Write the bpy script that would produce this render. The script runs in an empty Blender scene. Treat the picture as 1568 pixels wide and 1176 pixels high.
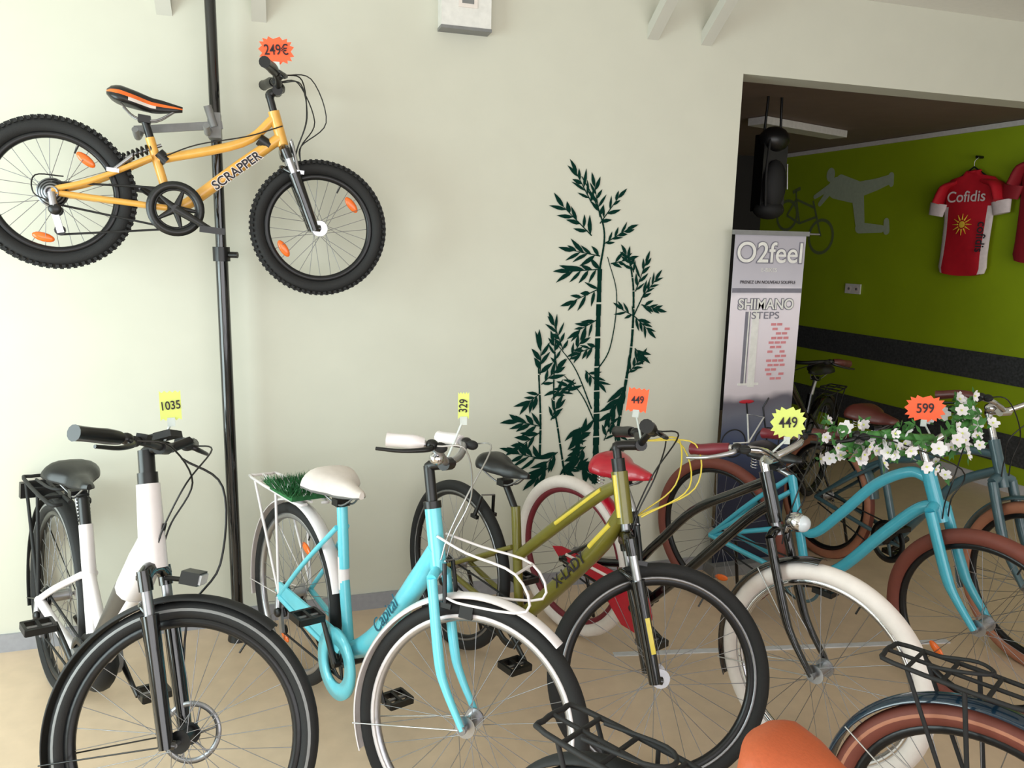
import bpy, math, random
import numpy as np
from mathutils import Vector, Matrix
random.seed(7)
pi=math.pi
try: bpy.context.scene.view_settings.view_transform='Standard'
except Exception: pass
COL=bpy.context.scene.collection
# ---------------------------------------------------------------- materials
def lin(c):
    return tuple(((x/255)/12.92 if x/255<=.04045 else ((x/255+.055)/1.055)**2.4) for x in c)
def mat(name,rgb,rough=.5,metal=0.0,var=.06,scale=40,bump=0.0,coat=0.0,trans=0.0,spec=None):
    m=bpy.data.materials.new(name);m.use_nodes=True;nt=m.node_tree;b=nt.nodes['Principled BSDF']
    c=lin(rgb)
    tc=nt.nodes.new('ShaderNodeTexCoord');nz=nt.nodes.new('ShaderNodeTexNoise');nz.inputs['Scale'].default_value=scale;nz.inputs['Detail'].default_value=3
    nt.links.new(tc.outputs['Object'],nz.inputs['Vector'])
    rp=nt.nodes.new('ShaderNodeValToRGB')
    rp.color_ramp.elements[0].color=(*[x*(1-var) for x in c],1);rp.color_ramp.elements[1].color=(*[min(1,x*(1+var)) for x in c],1)
    rp.color_ramp.elements[0].position=.3;rp.color_ramp.elements[1].position=.7
    nt.links.new(nz.outputs['Fac'],rp.inputs[0]);nt.links.new(rp.outputs[0],b.inputs['Base Color'])
    b.inputs['Roughness'].default_value=rough;b.inputs['Metallic'].default_value=metal
    if coat: b.inputs['Coat Weight'].default_value=coat
    if trans: b.inputs['Transmission Weight'].default_value=trans
    if spec is not None: b.inputs['Specular IOR Level'].default_value=spec
    if bump:
        bp=nt.nodes.new('ShaderNodeBump');bp.inputs['Strength'].default_value=bump;bp.inputs['Distance'].default_value=.002
        nt.links.new(nz.outputs['Fac'],bp.inputs['Height']);nt.links.new(bp.outputs[0],b.inputs['Normal'])
    return m
M={}
def D(k,*a,**kw): M[k]=mat(k,*a,**kw)
D('wall',(204,203,189),rough=.75,var=.015,scale=6,bump=.05)
D('wall_light',(196,194,184),rough=.8,var=.02,scale=6)
D('ceil',(225,222,215),rough=.9,var=.02)
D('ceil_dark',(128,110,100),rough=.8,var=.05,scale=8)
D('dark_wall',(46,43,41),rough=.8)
D('green',(150,174,14),rough=.6,var=.05,scale=3)
D('floor',(208,184,157),rough=.33,var=.05,scale=14)
D('base',(150,150,156),rough=.5)
D('base_light',(205,205,208),rough=.5)
D('checker',(74,76,78),rough=.45,metal=.3,var=.35,scale=60,bump=.4)
D('sil',(176,190,166),rough=.6)
D('sil2',(112,126,84),rough=.6)
D('black',(16,16,17),rough=.35,spec=.5)
D('gloss_black',(10,10,11),rough=.15,coat=.6)
D('matte_black',(24,24,25),rough=.7)
D('rubber',(22,22,23),rough=.75,bump=.3,scale=300)
D('white',(232,225,226),rough=.3,coat=.4,var=.02)
D('cream',(226,216,210),rough=.6,var=.03)
D('taupe',(66,61,57),rough=.4)
D('silver',(180,180,184),rough=.28,metal=.9)
D('steel',(145,145,148),rough=.35,metal=.9)
D('chrome',(215,215,218),rough=.12,metal=1.0)
D('rim_black',(26,26,28),rough=.3,metal=.3)
D('turq',(108,208,226),rough=.25,coat=.5,var=.03)
D('turq2',(62,164,186),rough=.25,coat=.5,var=.03)
D('slate',(66,92,100),rough=.3,coat=.4)
D('olive',(108,102,30),rough=.3,coat=.5)
D('yellow',(218,196,70),rough=.35,coat=.3)
D('kidyellow',(228,170,76),rough=.35,coat=.4,var=.05)
D('brown_tyre',(112,56,44),rough=.65)
D('brownleather',(86,38,32),rough=.4)
D('tan',(170,112,86),rough=.6)
D('orange_saddle',(184,88,50),rough=.5,bump=.2,scale=200)
D('orange',(240,110,30),rough=.25,coat=.4)
D('red',(176,16,40),rough=.3,coat=.3)
D('darkred',(110,24,38),rough=.45)
D('navy',(14,40,58),rough=.2,coat=.6)
D('grass',(34,100,52),rough=.7,var=.4)
D('leaf',(60,116,50),rough=.6,var=.3)
D('petal',(236,232,236),rough=.7,var=.02)
D('neon_orange',(255,104,62),rough=.7,var=.02)
D('neon_yellow',(216,228,120),rough=.7,var=.02)
D('ink',(30,20,30),rough=.6)
D('ink_teal',(22,92,116),rough=.4)
D('decal_green',(4,44,36),rough=.85,var=.05,spec=.1)
D('jersey',(196,14,36),rough=.7,bump=.3,scale=25)
D('jersey_white',(228,214,214),rough=.7)
D('sun',(240,200,60),rough=.7)
D('jersey2',(140,14,30),rough=.7,bump=.3,scale=25)
D('plastic_white',(222,220,216),rough=.4)
D('grey_plastic',(120,120,120),rough=.4)
D('banner_grey',(118,116,128),rough=.4)
D('clear',(205,212,208),rough=.1)
D('lens',(200,205,210),rough=.05,coat=.5)
D('wire',(200,200,200),rough=.3,metal=.8)
D('pale_red_brick',(206,130,136),rough=.5)
def banner_mat():
    m=bpy.data.materials.new('banner_print');m.use_nodes=True;nt=m.node_tree;b=nt.nodes['Principled BSDF']
    tc=nt.nodes.new('ShaderNodeTexCoord');sp=nt.nodes.new('ShaderNodeSeparateXYZ');nt.links.new(tc.outputs['Generated'],sp.inputs[0])
    nz=nt.nodes.new('ShaderNodeTexNoise');nz.inputs['Scale'].default_value=5;nt.links.new(tc.outputs['Object'],nz.inputs['Vector'])
    md=nt.nodes.new('ShaderNodeMath');md.operation='MULTIPLY_ADD';md.inputs[1].default_value=.07;nt.links.new(nz.outputs['Fac'],md.inputs[0]);nt.links.new(sp.outputs['Z'],md.inputs[2])
    r=nt.nodes.new('ShaderNodeValToRGB');cr=r.color_ramp
    st=[(.0,(18,24,44)),(.30,(26,34,62)),(.42,(60,72,104)),(.50,(104,106,120)),(.545,(96,92,104)),(.57,(206,196,204)),(.70,(222,212,220)),(.86,(226,218,226)),(.885,(190,186,196)),(1.0,(172,168,178))]
    cr.elements[0].position=st[0][0];cr.elements[0].color=(*lin(st[0][1]),1);cr.elements[1].position=1;cr.elements[1].color=(*lin(st[-1][1]),1)
    for p,c in st[1:-1]:
        e=cr.elements.new(p);e.color=(*lin(c),1)
    nt.links.new(md.outputs[0],r.inputs[0]);nt.links.new(r.outputs[0],b.inputs['Base Color']);b.inputs['Roughness'].default_value=.4
    return m
M['banner']=banner_mat()
# ---------------------------------------------------------------- mesh builder
def cat(pts,sub=6):
    P=[np.array(p,float) for p in pts]
    if len(P)<3: return P
    out=[];Q=[2*P[0]-P[1]]+P+[2*P[-1]-P[-2]]
    for i in range(1,len(Q)-2):
        for k in range(sub):
            t=k/sub;a,b,c,d=Q[i-1],Q[i],Q[i+1],Q[i+2]
            out.append(.5*((2*b)+(-a+c)*t+(2*a-5*b+4*c-d)*t*t+(-a+3*b-3*c+d)*t**3))
    out.append(P[-1]);return out
class MB:
    def __init__(s,M4=None): s.v=[];s.f=[];s.m=[];s.sm=[];s.mats=[];s.M=M4
    def mi(s,k):
        if k not in s.mats: s.mats.append(k)
        return s.mats.index(k)
    def add(s,vs,fs,mk,smooth=True):
        o=len(s.v)
        for p in vs:
            p=Vector((float(p[0]),float(p[1]),float(p[2])))
            s.v.append(s.M@p if s.M is not None else p)
        for i,f in enumerate(fs):
            s.f.append([o+j for j in f]);s.m.append(s.mi(mk if isinstance(mk,str) else mk[i]));s.sm.append(smooth)
    def tube(s,pts,r,mk,n=10,curve=0,closed=False,caps=True,flat=1.0):
        P=cat(pts,curve) if curve else [np.array(p,float) for p in pts]
        k=len(P)
        if isinstance(r,(list,tuple)):
            rr=np.interp(np.linspace(0,1,k),np.linspace(0,1,len(r)),r)
        else: rr=[r]*k
        T=[]
        for i in range(k):
            if closed: t=P[(i+1)%k]-P[i-1]
            else: t=P[min(i+1,k-1)]-P[max(i-1,0)]
            T.append(t/(np.linalg.norm(t)+1e-12))
        a=np.array([0,1.,0]) if abs(T[0][1])<.9 else np.array([0,0,1.])
        N=np.cross(T[0],a);N/=np.linalg.norm(N);vs=[];fs=[]
        for i in range(k):
            N=N-T[i]*(N@T[i]);N/=np.linalg.norm(N)+1e-12;B=np.cross(T[i],N)
            for j in range(n):
                an=2*pi*j/n;vs.append(P[i]+rr[i]*(math.cos(an)*N+flat*math.sin(an)*B))
        for i in range(k if closed else k-1):
            i2=(i+1)%k
            for j in range(n):
                j2=(j+1)%n;fs.append((i*n+j,i*n+j2,i2*n+j2,i2*n+j))
        s.add(vs,fs,mk)
        if caps and not closed:
            s.add([vs[j] for j in range(n)],[tuple(range(n))[::-1]],mk,False)
            s.add(vs[-n:],[tuple(range(n))],mk,False)
    def lathe(s,c,prof,mk,n=64,a0=0,a1=2*pi,smooth=True,open_prof=False):
        full=abs(a1-a0)>2*pi-1e-4;m=len(prof);N=n if full else n+1;vs=[];fs=[];ms=[]
        for i in range(N):
            a=a0+(a1-a0)*i/n
            for r,y in prof: vs.append((c[0]+r*math.cos(a),c[1]+y,c[2]+r*math.sin(a)))
        for i in range(n):
            i2=(i+1)%N
            for j in range(m-1 if open_prof else m):
                j2=(j+1)%m;fs.append((i*m+j,i*m+j2,i2*m+j2,i2*m+j));ms.append(mk if isinstance(mk,str) else mk[j])
        s.add(vs,fs,ms,smooth)
        if not full and not open_prof:
            s.add(vs[:m],[tuple(range(m))],ms[0],False);s.add(vs[-m:],[tuple(range(m))[::-1]],ms[0],False)
    def box(s,c,d,mk,B=None):
        B=np.eye(3) if B is None else np.array(B,float);c=np.array(c,float);vs=[]
        for x in(-.5,.5):
            for y in(-.5,.5):
                for z in(-.5,.5): vs.append(c+x*d[0]*B[0]+y*d[1]*B[1]+z*d[2]*B[2])
        s.add(vs,[(0,1,3,2),(4,6,7,5),(0,4,5,1),(2,3,7,6),(0,2,6,4),(1,5,7,3)],mk,False)
    def ell(s,c,d,mk,B=None,n=12,m=8):
        B=np.eye(3) if B is None else np.array(B,float);c=np.array(c,float);vs=[];fs=[]
        for i in range(m+1):
            p=-pi/2+pi*i/m
            for j in range(n):
                a=2*pi*j/n;vs.append(c+d[0]*math.cos(p)*math.cos(a)*B[0]+d[1]*math.cos(p)*math.sin(a)*B[1]+d[2]*math.sin(p)*B[2])
        for i in range(m):
            for j in range(n): fs.append((i*n+j,i*n+(j+1)%n,(i+1)*n+(j+1)%n,(i+1)*n+j))
        s.add(vs,fs,mk)
    def plate(s,poly,y0,y1,mk,R=0):
        n=len(poly);vs=[(x,y0,z+R) for x,z in poly]+[(x,y1,z+R) for x,z in poly]
        fs=[tuple(range(n)),tuple(range(n,2*n))[::-1]]+[(i,(i+1)%n,n+(i+1)%n,n+i) for i in range(n)]
        s.add(vs,fs,mk,False)
    def build(s,name,parent=None,fix=True):
        me=bpy.data.meshes.new(name);me.from_pydata([tuple(v) for v in s.v],[],s.f)
        for k in s.mats: me.materials.append(M[k])
        me.polygons.foreach_set('material_index',s.m);me.polygons.foreach_set('use_smooth',s.sm)
        me.update()
        if fix:
            import bmesh
            bm=bmesh.new();bm.from_mesh(me);bmesh.ops.recalc_face_normals(bm,faces=bm.faces);bm.to_mesh(me);bm.free()
        o=bpy.data.objects.new(name,me);COL.objects.link(o)
        if parent: o.parent=parent
        return o
def empty(name,mx=None):
    e=bpy.data.objects.new(name,None);e.empty_display_size=.1;COL.objects.link(e)
    if mx is not None: e.matrix_world=mx
    return e
def text(txt,size,mk,parent,mx,name='lettering',bold=0.0,sx=1.0):
    cu=bpy.data.curves.new('txt','FONT');cu.body=txt;cu.size=size;cu.align_x='CENTER';cu.align_y='CENTER';cu.offset=bold;cu.extrude=.0004
    ob=bpy.data.objects.new('txt',cu);COL.objects.link(ob);bpy.context.view_layer.update()
    me=bpy.data.meshes.new_from_object(ob.evaluated_get(bpy.context.evaluated_depsgraph_get()))
    bpy.data.objects.remove(ob);me.materials.clear();me.materials.append(M[mk])
    o=bpy.data.objects.new(name,me);COL.objects.link(o);o.parent=parent;o.matrix_local=mx@Matrix.Diagonal((sx,1,1,1));return o
# ---------------------------------------------------------------- bicycle kit
class Bike:
    def __init__(s,name,X,Y,th,steer,L,HA,lean,R,z0=0,tilt=0,scale=1.0):
        th=math.radians(th);HA=math.radians(HA);ln=math.radians(lean);s.R=R;s.L=L;s.HA=HA
        fx=Vector((math.cos(th)*math.cos(tilt),math.sin(th)*math.cos(tilt),math.sin(tilt)))
        l=Vector((-math.sin(th),math.cos(th),0));up=fx.cross(l)
        l2=l*math.cos(ln)+up*math.sin(ln);u2=fx.cross(l2)
        O=Vector((X,Y,z0))
        if z0: O=O-u2*R*scale
        mx=Matrix(((fx.x,l2.x,u2.x,O.x),(fx.y,l2.y,u2.y,O.y),(fx.z,l2.z,u2.z,O.z),(0,0,0,1)))@Matrix.Scale(scale,4)
        s.mx=mx;s.root=empty(name,mx)
        k=Vector((-math.cos(HA),0,math.sin(HA)));p=Vector(s.ax(0))
        s.S=Matrix.Translation(p)@Matrix.Rotation(math.radians(steer),4,k)@Matrix.Translation(-p);s.k=k
    def ax(s,z,f=0.0,y=0.0):
        return (s.L-.05/math.sin(s.HA)-z/math.tan(s.HA)+f,y,z+s.R)
    def p(s,x,z,y=0.0): return (x,y,z+s.R)
    def world_front(s,pt): return s.mx@(s.S@Vector(pt))
    def label(s,x0,z0,x1,z1,y,txt,size,mk,sx=1.0,bold=0.0):
        a=math.atan2(z1-z0,x1-x0);c_,s_=math.cos(a),math.sin(a)
        m=Matrix(((c_,-s_,0,(x0+x1)/2),(0,0,-1,y),(s_,c_,0,(z0+z1)/2+s.R),(0,0,0,1)))
        text(txt,size,mk,s.root,m,bold=bold,sx=sx)
    def wheel(s,front,tw=.04,tyre='rubber',side=None,rim='silver',spoke='steel',nsp=32,rotor=False,knob=False,refl=None,rimh=.018,stripe=None,hubr=.02,line=None):
        R=s.R;mb=MB(s.S if front else None);c=(s.L if front else 0,0,R);h=tw*.52;w=tw*.5;Rc=R-h;m=20;prof=[];ms=[]
        for j in range(m):
            t=2*pi*j/m;prof.append((Rc+h*math.cos(t),w*math.sin(t)))
            ct=math.cos(t+pi/m)
            k=tyre
            if side and -.85<ct<.72: k=side
            if stripe and abs(ct-.2)<.17: k=stripe
            ms.append(k)
        mb.lathe(c,prof,ms,80)
        ri=R-2*h
        mb.lathe(c,[(ri+.006,-.012),(ri+.006,.012),(ri-rimh*.6,.012),(ri-rimh,.005),(ri-rimh,-.005),(ri-rimh*.6,-.012)],rim,80)
        if line: 
            for y in(-1,1): mb.lathe((c[0],y*.0125,c[2]),[(ri+.004,-.0008),(ri+.004,.0008),(ri-.006,.0008),(ri-.006,-.0008)],line,80)
        if knob:
            N=76
            for i in range(N):
                a=2*pi*i/N
                er=np.array([math.cos(a),0,math.sin(a)]);et=np.array([-math.sin(a),0,math.cos(a)]);ey=np.array([0,1,0])
                for y in (-.62,.62,0):
                    yy=y*w*1.25;rr=Rc+h*(.83 if y else .98)
                    mb.box(np.array(c)+er*(rr+.002)+ey*yy+(et*.5*2*pi*R/N*(0 if y else 1)),(.012,.014 if y==0 else .012,.011),tyre,(er,ey,et))
        hw=.034
        for i in range(nsp):
            a=2*pi*(i+.5)/nsp;sd=1 if i%2 else -1;off=(.75 if (i//2)%2 else -.75)
            p0=(c[0]+.026*math.cos(a+off),sd*hw,c[2]+.026*math.sin(a+off));p1=(c[0]+(ri-rimh)*math.cos(a),0,c[2]+(ri-rimh)*math.sin(a))
            mb.tube([p0,p1],.0011,spoke,n=4,caps=False)
        mb.tube([(c[0],-hw,c[2]),(c[0],hw,c[2])],hubr,'silver' if not rotor else 'black',n=16)
        for y in(-hw,hw): mb.tube([(c[0],y-.003,c[2]),(c[0],y+.003,c[2])],.03,'silver' if not rotor else 'black',n=18)
        mb.tube([(c[0],-.062,c[2]),(c[0],.062,c[2])],.007,'steel',n=8)
        if rotor:
            mb.lathe((c[0],.046,c[2]),[(.083,-.001),(.083,.001),(.068,.001),(.068,-.001)],'steel',48)
            for i in range(6):
                a=pi*i/3;mb.tube([(c[0]+.02*math.cos(a),.046,c[2]+.02*math.sin(a)),(c[0]+.07*math.cos(a+.4),.046,c[2]+.07*math.sin(a+.4))],.003,'steel',n=4)
        if refl:
            for a in refl:
                er=(math.cos(a),0,math.sin(a));et=(-math.sin(a),0,math.cos(a))
                mb.ell((c[0]+er[0]*R*.62,0,c[2]+er[2]*R*.62),(.016,.008,.036),'orange',(er,(0,1,0),et))
        mb.tube([(c[0]+(ri-rimh)*math.cos(1.2),0,c[2]+(ri-rimh)*math.sin(1.2)),(c[0]+(ri-rimh-.03)*math.cos(1.2),0,c[2]+(ri-rimh-.03)*math.sin(1.2))],.003,'black',n=5)
        mb.build('front_wheel' if front else 'rear_wheel',s.root)
    def fender(s,front,mk,a0,a1,gap=.018,w=.028,stay='wire',stays=(None,)):
        mb=MB(s.S if front else None);c=(s.L if front else 0,0,s.R);Rf=s.R+gap;out=[];inn=[]
        for i in range(7):
            t=-1+2*i/6;out.append((Rf+.012*(1-t*t)-.006,w*t))
        for i in range(7):
            t=1-2*i/6;inn.append((Rf+.012*(1-t*t)-.009,w*t*.95))
        mb.lathe(c,out+inn,mk,44,math.radians(a0),math.radians(a1))
        for a in stays:
            if a is None: continue
            a=math.radians(a)
            for y in(-1,1): mb.tube([(c[0],.058*y,c[2]),(c[0]+Rf*math.cos(a),w*.98*y,c[2]+Rf*math.sin(a))],.0022,stay,n=5)
        mb.build('front_fender' if front else 'rear_fender',s.root)
    def fork(s,mk,style='rigid',crown=.39,top=.5,stan='silver',t0=.30):
        mb=MB(s.S);R=s.R;yo=.052
        zc=crown
        if style=='susp':
            mb.tube([s.ax(zc-.02,.0,-.065),s.ax(zc,.0,-.03),s.ax(zc,.0,.03),s.ax(zc-.02,.0,.065)],.021,mk,n=10,curve=3)
            for y in(-1,1):
                a=np.array(s.ax(zc,.0,y*.062));b=np.array((s.L-.02,y*.062,R));c1=a+(b-a)*t0
                mb.tube([a,a+(b-a)*.12],.019,mk,n=10)
                mb.tube([a,c1],.014,stan,n=10)
                mb.tube([c1,a+(b-a)*(t0+.05),b+(0,0,-.01)],[.024,.023,.0195],mk,n=12)
                mb.tube([b,(s.L,y*.058,R)],.013,mk,n=8)
            m=np.array(s.ax(zc,.0,0));bb=np.array((s.L,0,R));q=m+(bb-m)*(t0+.02)
            mb.tube([q+(-.0,-.058,0),q+(-.05,-.03,.02),q+(-.05,.03,.02),q+(0,.058,0)],.009,mk,n=8,curve=4)
        else:
            rr=.015 if style=='rigid' else .02
            mb.tube([s.ax(zc,0,-.055),s.ax(zc+.015,0,-.02),s.ax(zc+.015,0,.02),s.ax(zc,0,.055)],rr,mk,n=10,curve=4)
            for y in(-1,1):
                a=s.ax(zc,0,y*yo);m1=s.ax(zc*.45,0.0,y*yo*1.08);m2=s.ax(.10,.012,y*yo*1.1)
                mb.tube([a,m1,m2,(s.L,y*yo*1.1,R)],[rr,rr,rr*.8,rr*.62],mk,n=10,curve=5)
                mb.tube([(s.L,y*.05,R),(s.L,y*.064,R)],.012,'steel',n=10)
        mb.tube([s.ax(zc),s.ax(top)],.015,'steel',n=10)
        mb.build('fork',s.root)
    def vbrake(s,front,z,mk='black',an=58):
        mb=MB(s.S if front else None)
        for y in(-1,1):
            if front: a=s.ax(z-.04,.03,y*.045);b=s.ax(z+.07,.035,y*.03)
            else:
                h=(s.R-.045);a_=math.radians(an);a=(h*math.cos(a_),y*.045,s.R+h*math.sin(a_));b=((h+.08)*math.cos(a_+.08),y*.03,s.R+(h+.08)*math.sin(a_+.08))
            mb.tube([a,b],.007,mk,n=6);mb.box(a,(.04,.012,.014),mk)
        mb.tube([b,(b[0],-b[1],b[2]+.006)],.003,'steel',n=5)
        mb.build('brake',s.root)
    def bar(s,zs,zb,half,mbar='black',grip='black',glen=.12,stem='black',fwd=.05,br=.0115,lever=True,gr=.016,quill=.014,display=None,bell=False,cable='black'):
        mb=MB(s.S);c=np.array(s.ax(zb,fwd))
        mb.tube([s.ax(zs),s.ax(zb-.015)],quill,stem,n=12)
        mb.tube([s.ax(zb-.03),s.ax(zb-.015,.005),c],.016,stem,n=10,curve=4)
        mb.tube([c+(0,-.025,0),c+(0,.025,0)],.019,stem,n=12)
        ends=[]
        for sd in(-1,1):
            P=cat([c+np.array((a,b*sd,d)) for a,b,d in half],6)
            mb.tube(P,br,mbar,n=10)
            acc=0;i=len(P)-1
            while i>0 and acc<glen: acc+=np.linalg.norm(P[i]-P[i-1]);i-=1
            gp=P[i:];e=gp[-1]+(gp[-1]-gp[-2])/np.linalg.norm(gp[-1]-gp[-2])*.004;gp=gp+[e]
            mb.tube(gp,[gr*.95,gr*1.1,gr,gr,gr*1.12],grip,n=12)
            q=gp[0];d=(gp[-1]-gp[0]);d/=np.linalg.norm(d);fw=np.cross(d,[0,0,1.0]);fw=fw if fw[0]>0 else -fw
            if lever:
                mb.tube([q-d*.02,q-d*.02+fw*.03+(0,0,-.01),q+d*.05+fw*.055+(0,0,-.02),q+d*.12+fw*.05+(0,0,-.022)],[.009,.008,.006,.005],'black' if grip!='darkred' else 'silver',n=7,curve=4)
                mb.ell(q-d*.025,(.018,.02,.016),'black')
                mb.ell(q-d*.05+(0,0,-.005),(.02,.018,.015),'matte_black')
            ends.append((q-d*.04+fw*.02,sd))
        if display:
            mb.box(c+(0,0,.034),(.06,.08,.018),'matte_black',((.9,0,.43),(0,1,0),(-.43,0,.9)));mb.box(c+(-.004,0,.044),(.045,.06,.003),'gloss_black',((.9,0,.43),(0,1,0),(-.43,0,.9)))
            mb.tube([c+(0,.05,.0),c+(.03,.1,.03)],.014,'black',n=8);mb.box(c+(.0,.13,.02),(.04,.04,.03),'matte_black');mb.box(c+(.0,-.13,.02),(.03,.03,.025),'matte_black')
        if bell: mb.ell(c+(0,-.08,.02),(.022,.022,.02),'chrome')
        for q,sd in ends:
            mb.tube([q,q+np.array((.07,-sd*.04,-.0)),np.array(s.ax(zb-.08,.12,-sd*.02)),np.array(s.ax(zb-.2,.05,-sd*.02)),np.array(s.ax(zb-.27,.02,-sd*.02))],.0027,cable,n=5,curve=6)
        mb.build('handlebar',s.root);s.barc=Vector(c)
        return c
    def saddle(s,x,z,ln,wd,mk='black',under='matte_black',springs=False,postto=None,pm='silver',stripe=None,tk=1.0):
        mb=MB();n=20;S=18;vs=[];fs=[];ms=[]
        xs=np.linspace(0,1,S)
        W=np.interp(xs,[0,.03,.08,.18,.35,.52,.75,.95,1],[.30,.62,.84,1,.86,.50,.28,.22,.08])*wd/2
        T=np.interp(xs,[0,.05,.15,.4,.7,1],[.010,.022,.032,.03,.024,.010])*tk
        Z=np.interp(xs,[0,.2,.6,1],[.016,.012,-.004,.0])
        for i in range(S):
            for j in range(n):
                a=2*pi*j/n;ca,sa=math.cos(a),math.sin(a)
                y=W[i]*(abs(ca)**.75)*(1 if ca>0 else -1);zz=T[i]*sa-(abs(ca)**3)*T[i]*.5
                vs.append((x-ln*.5+ln*xs[i],y,s.R+z-.02+Z[i]+zz))
        for i in range(S-1):
            for j in range(n):
                fs.append((i*n+j,i*n+(j+1)%n,(i+1)*n+(j+1)%n,(i+1)*n+j))
                k=mk if j<n//2 else under
                if stripe and j in (8,) : k=stripe
                if stripe and j in (9,) : k='cream' if 4<i<11 else mk
                ms.append(k)
        mb.add(vs,fs,ms);mb.add(vs[:n],[tuple(range(n))],mk);mb.add(vs[-n:],[tuple(range(n))],mk)
        zb=s.R+z-.075
        for y in(-1,1):
            mb.tube([(x+ln*.4,y*.008,s.R+z-.03),(x+ln*.15,y*.02,zb),(x-ln*.12,y*.022,zb),(x-ln*.3,y*.05,s.R+z-.04)],.0035,'steel',n=6,curve=4)
            if springs:
                P=[(x-ln*.28+.014*math.cos(t),y*.055+.014*math.sin(t),s.R+z-.035-.05*t/(8*pi)) for t in np.linspace(0,8*pi,50)]
                mb.tube(P,.0025,'chrome',n=5)
        if postto:
            mb.box((x,0,zb),(.04,.05,.025),'black')
            mb.tube([(x,0,zb),(postto[0],0,s.R+postto[1])],.0135,pm,n=12)
        mb.build('saddle',s.root)
    def frame(s,tubes,name='frame',extra=None):
        mb=MB()
        for t in tubes:
            pts,r,mk=t[:3];curve=t[3] if len(t)>3 else 0
            P=[s.p(q[0],q[1],q[2] if len(q)>2 else 0) for q in pts]
            mb.tube(P,r,mk,n=14,curve=curve)
        if extra: extra(mb)
        mb.build(name,s.root)
    def stays(s,st,bb,mk,r=.008,rc=.01):
        T=[]
        for y in(-1,1):
            T.append(([(0,0,y*.064),(st[0]*.5,st[1]*.5,y*.055),(st[0],st[1],y*.02)],r,mk,4))
            T.append(([(0,0,y*.064),(bb[0]*.6,bb[1]*.6,y*.05),(bb[0],bb[1],y*.028)],rc,mk,4))
        return T
    def drive(s,bb,ring=.09,cass=True,crank=.17,ang=-.4,mk='black',ringm='black',guard=None):
        mb=MB();x,z=bb
        mb.tube([(x,-.075,z+s.R),(x,.075,z+s.R)],.014,'black',n=12);mb.tube([(x,-.034,z+s.R),(x,.034,z+s.R)],.022,mk,n=14)
        mb.lathe((x,-.045,z+s.R),[(ring,-.002),(ring,.002),(ring*.86,.002),(ring*.86,-.002)],ringm,48)
        if guard: mb.lathe((x,-.052,z+s.R),[(guard,-.002),(guard,.002),(guard*.72,.002),(guard*.72,-.002)],'black',40)
        for i in range(5):
            a=2*pi*i/5;mb.tube([(x,-.048,z+s.R),(x+ring*.9*math.cos(a),-.046,z+s.R+ring*.9*math.sin(a))],[.014,.006],ringm,n=6,flat=.5)
        for sd,a in((-1,ang),(1,ang+pi)):
            e=(x+crank*math.cos(a),sd*.085,z+s.R+crank*math.sin(a))
            mb.tube([(x,sd*.068,z+s.R),e],[.016,.010],mk,n=8,flat=.6)
            y=sd*.135;mb.tube([e,(e[0],sd*.18,e[2])],.007,'steel',n=6)
            for dx in(-.036,.036): mb.box((e[0]+dx,y,e[2]),(.012,.09,.022),'black')
            for dy in(-.042,0,.042): mb.box((e[0],y+dy,e[2]),(.075,.010,.022),'black')
        rc=.036
        for sg in(-1,1): mb.tube([(x,-.045,z+s.R+sg*ring*.96),(0,-.045,s.R+sg*rc)],.0042,'matte_black' ,n=5)
        if cass:
            for i in range(7):
                r_=.05-.0045*i;mb.lathe((0,-.035-.0048*i,s.R),[(r_,-.001),(r_,.001),(.015,.001),(.015,-.001)],'black' if i%2 else 'steel',28)
            mb.tube([(0,-.066,s.R),(.012,-.072,s.R-.05)],.013,'silver',n=8);mb.ell((.015,-.075,s.R-.055),(.022,.012,.02),'black')
            mb.box((.02,-.06,s.R-.09),(.022,.012,.09),'silver',((.95,0,.3),(0,1,0),(-.3,0,.95)))
            for zz in(-.06,-.125):
                mb.tube([(.01-zz*.15,-.052,s.R+zz),(.01-zz*.15,-.044,s.R+zz)],.018,'black',n=12)
            mb.tube([(.03,-.048,s.R-.14),(x,-.045,z+s.R-ring*.96)],.0042,'matte_black',n=5)
        mb.build('drivetrain',s.root)
    def rack(s,x0,x1,z,w,mk,r=.005,clamp=True):
        mb=MB();zz=z+s.R
        mb.tube([(x1,-.03,zz),(x1-.03,-w,zz),(x0+.03,-w,zz),(x0,-w+.03,zz),(x0,w-.03,zz),(x0+.03,w,zz),(x1-.03,w,zz),(x1,.03,zz)],r,mk,n=8,curve=3)
        mb.tube([(x1-.02,0,zz),(x0+.0,0,zz)],r*.9,mk,n=6)
        for t in(.2,.45,.75): 
            xx=x0+(x1-x0)*t;mb.tube([(xx,-w,zz),(xx,w,zz)],r*.9,mk,n=6)
        if clamp: mb.tube([(x0+.1,-w*.6,zz+.012),(x1-.12,-w*.6,zz+.03),(x1-.08,0,zz+.032),(x1-.12,w*.6,zz+.03),(x0+.1,w*.6,zz+.012)],r*.8,mk,n=6,curve=4)
        for y in(-1,1):
            for xx in(x0+.06,(x0+x1)*.5+.03):
                mb.tube([(0,.066*y,s.R+.01),(xx,w*y,zz-.0)],r*.9,mk,n=6)
        mb.build('rear_rack',s.root)
    def kick(s,x,z,mk='black'):
        mb=MB();mb.tube([(x,.03,s.R+z),(x-.06,.17,.012)],.008,mk,n=8);mb.build('kickstand',s.root)
FLAT=[(0,0,0),(-.005,.10,.01),(-.03,.2,.012),(-.06,.31,.01)]

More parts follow.
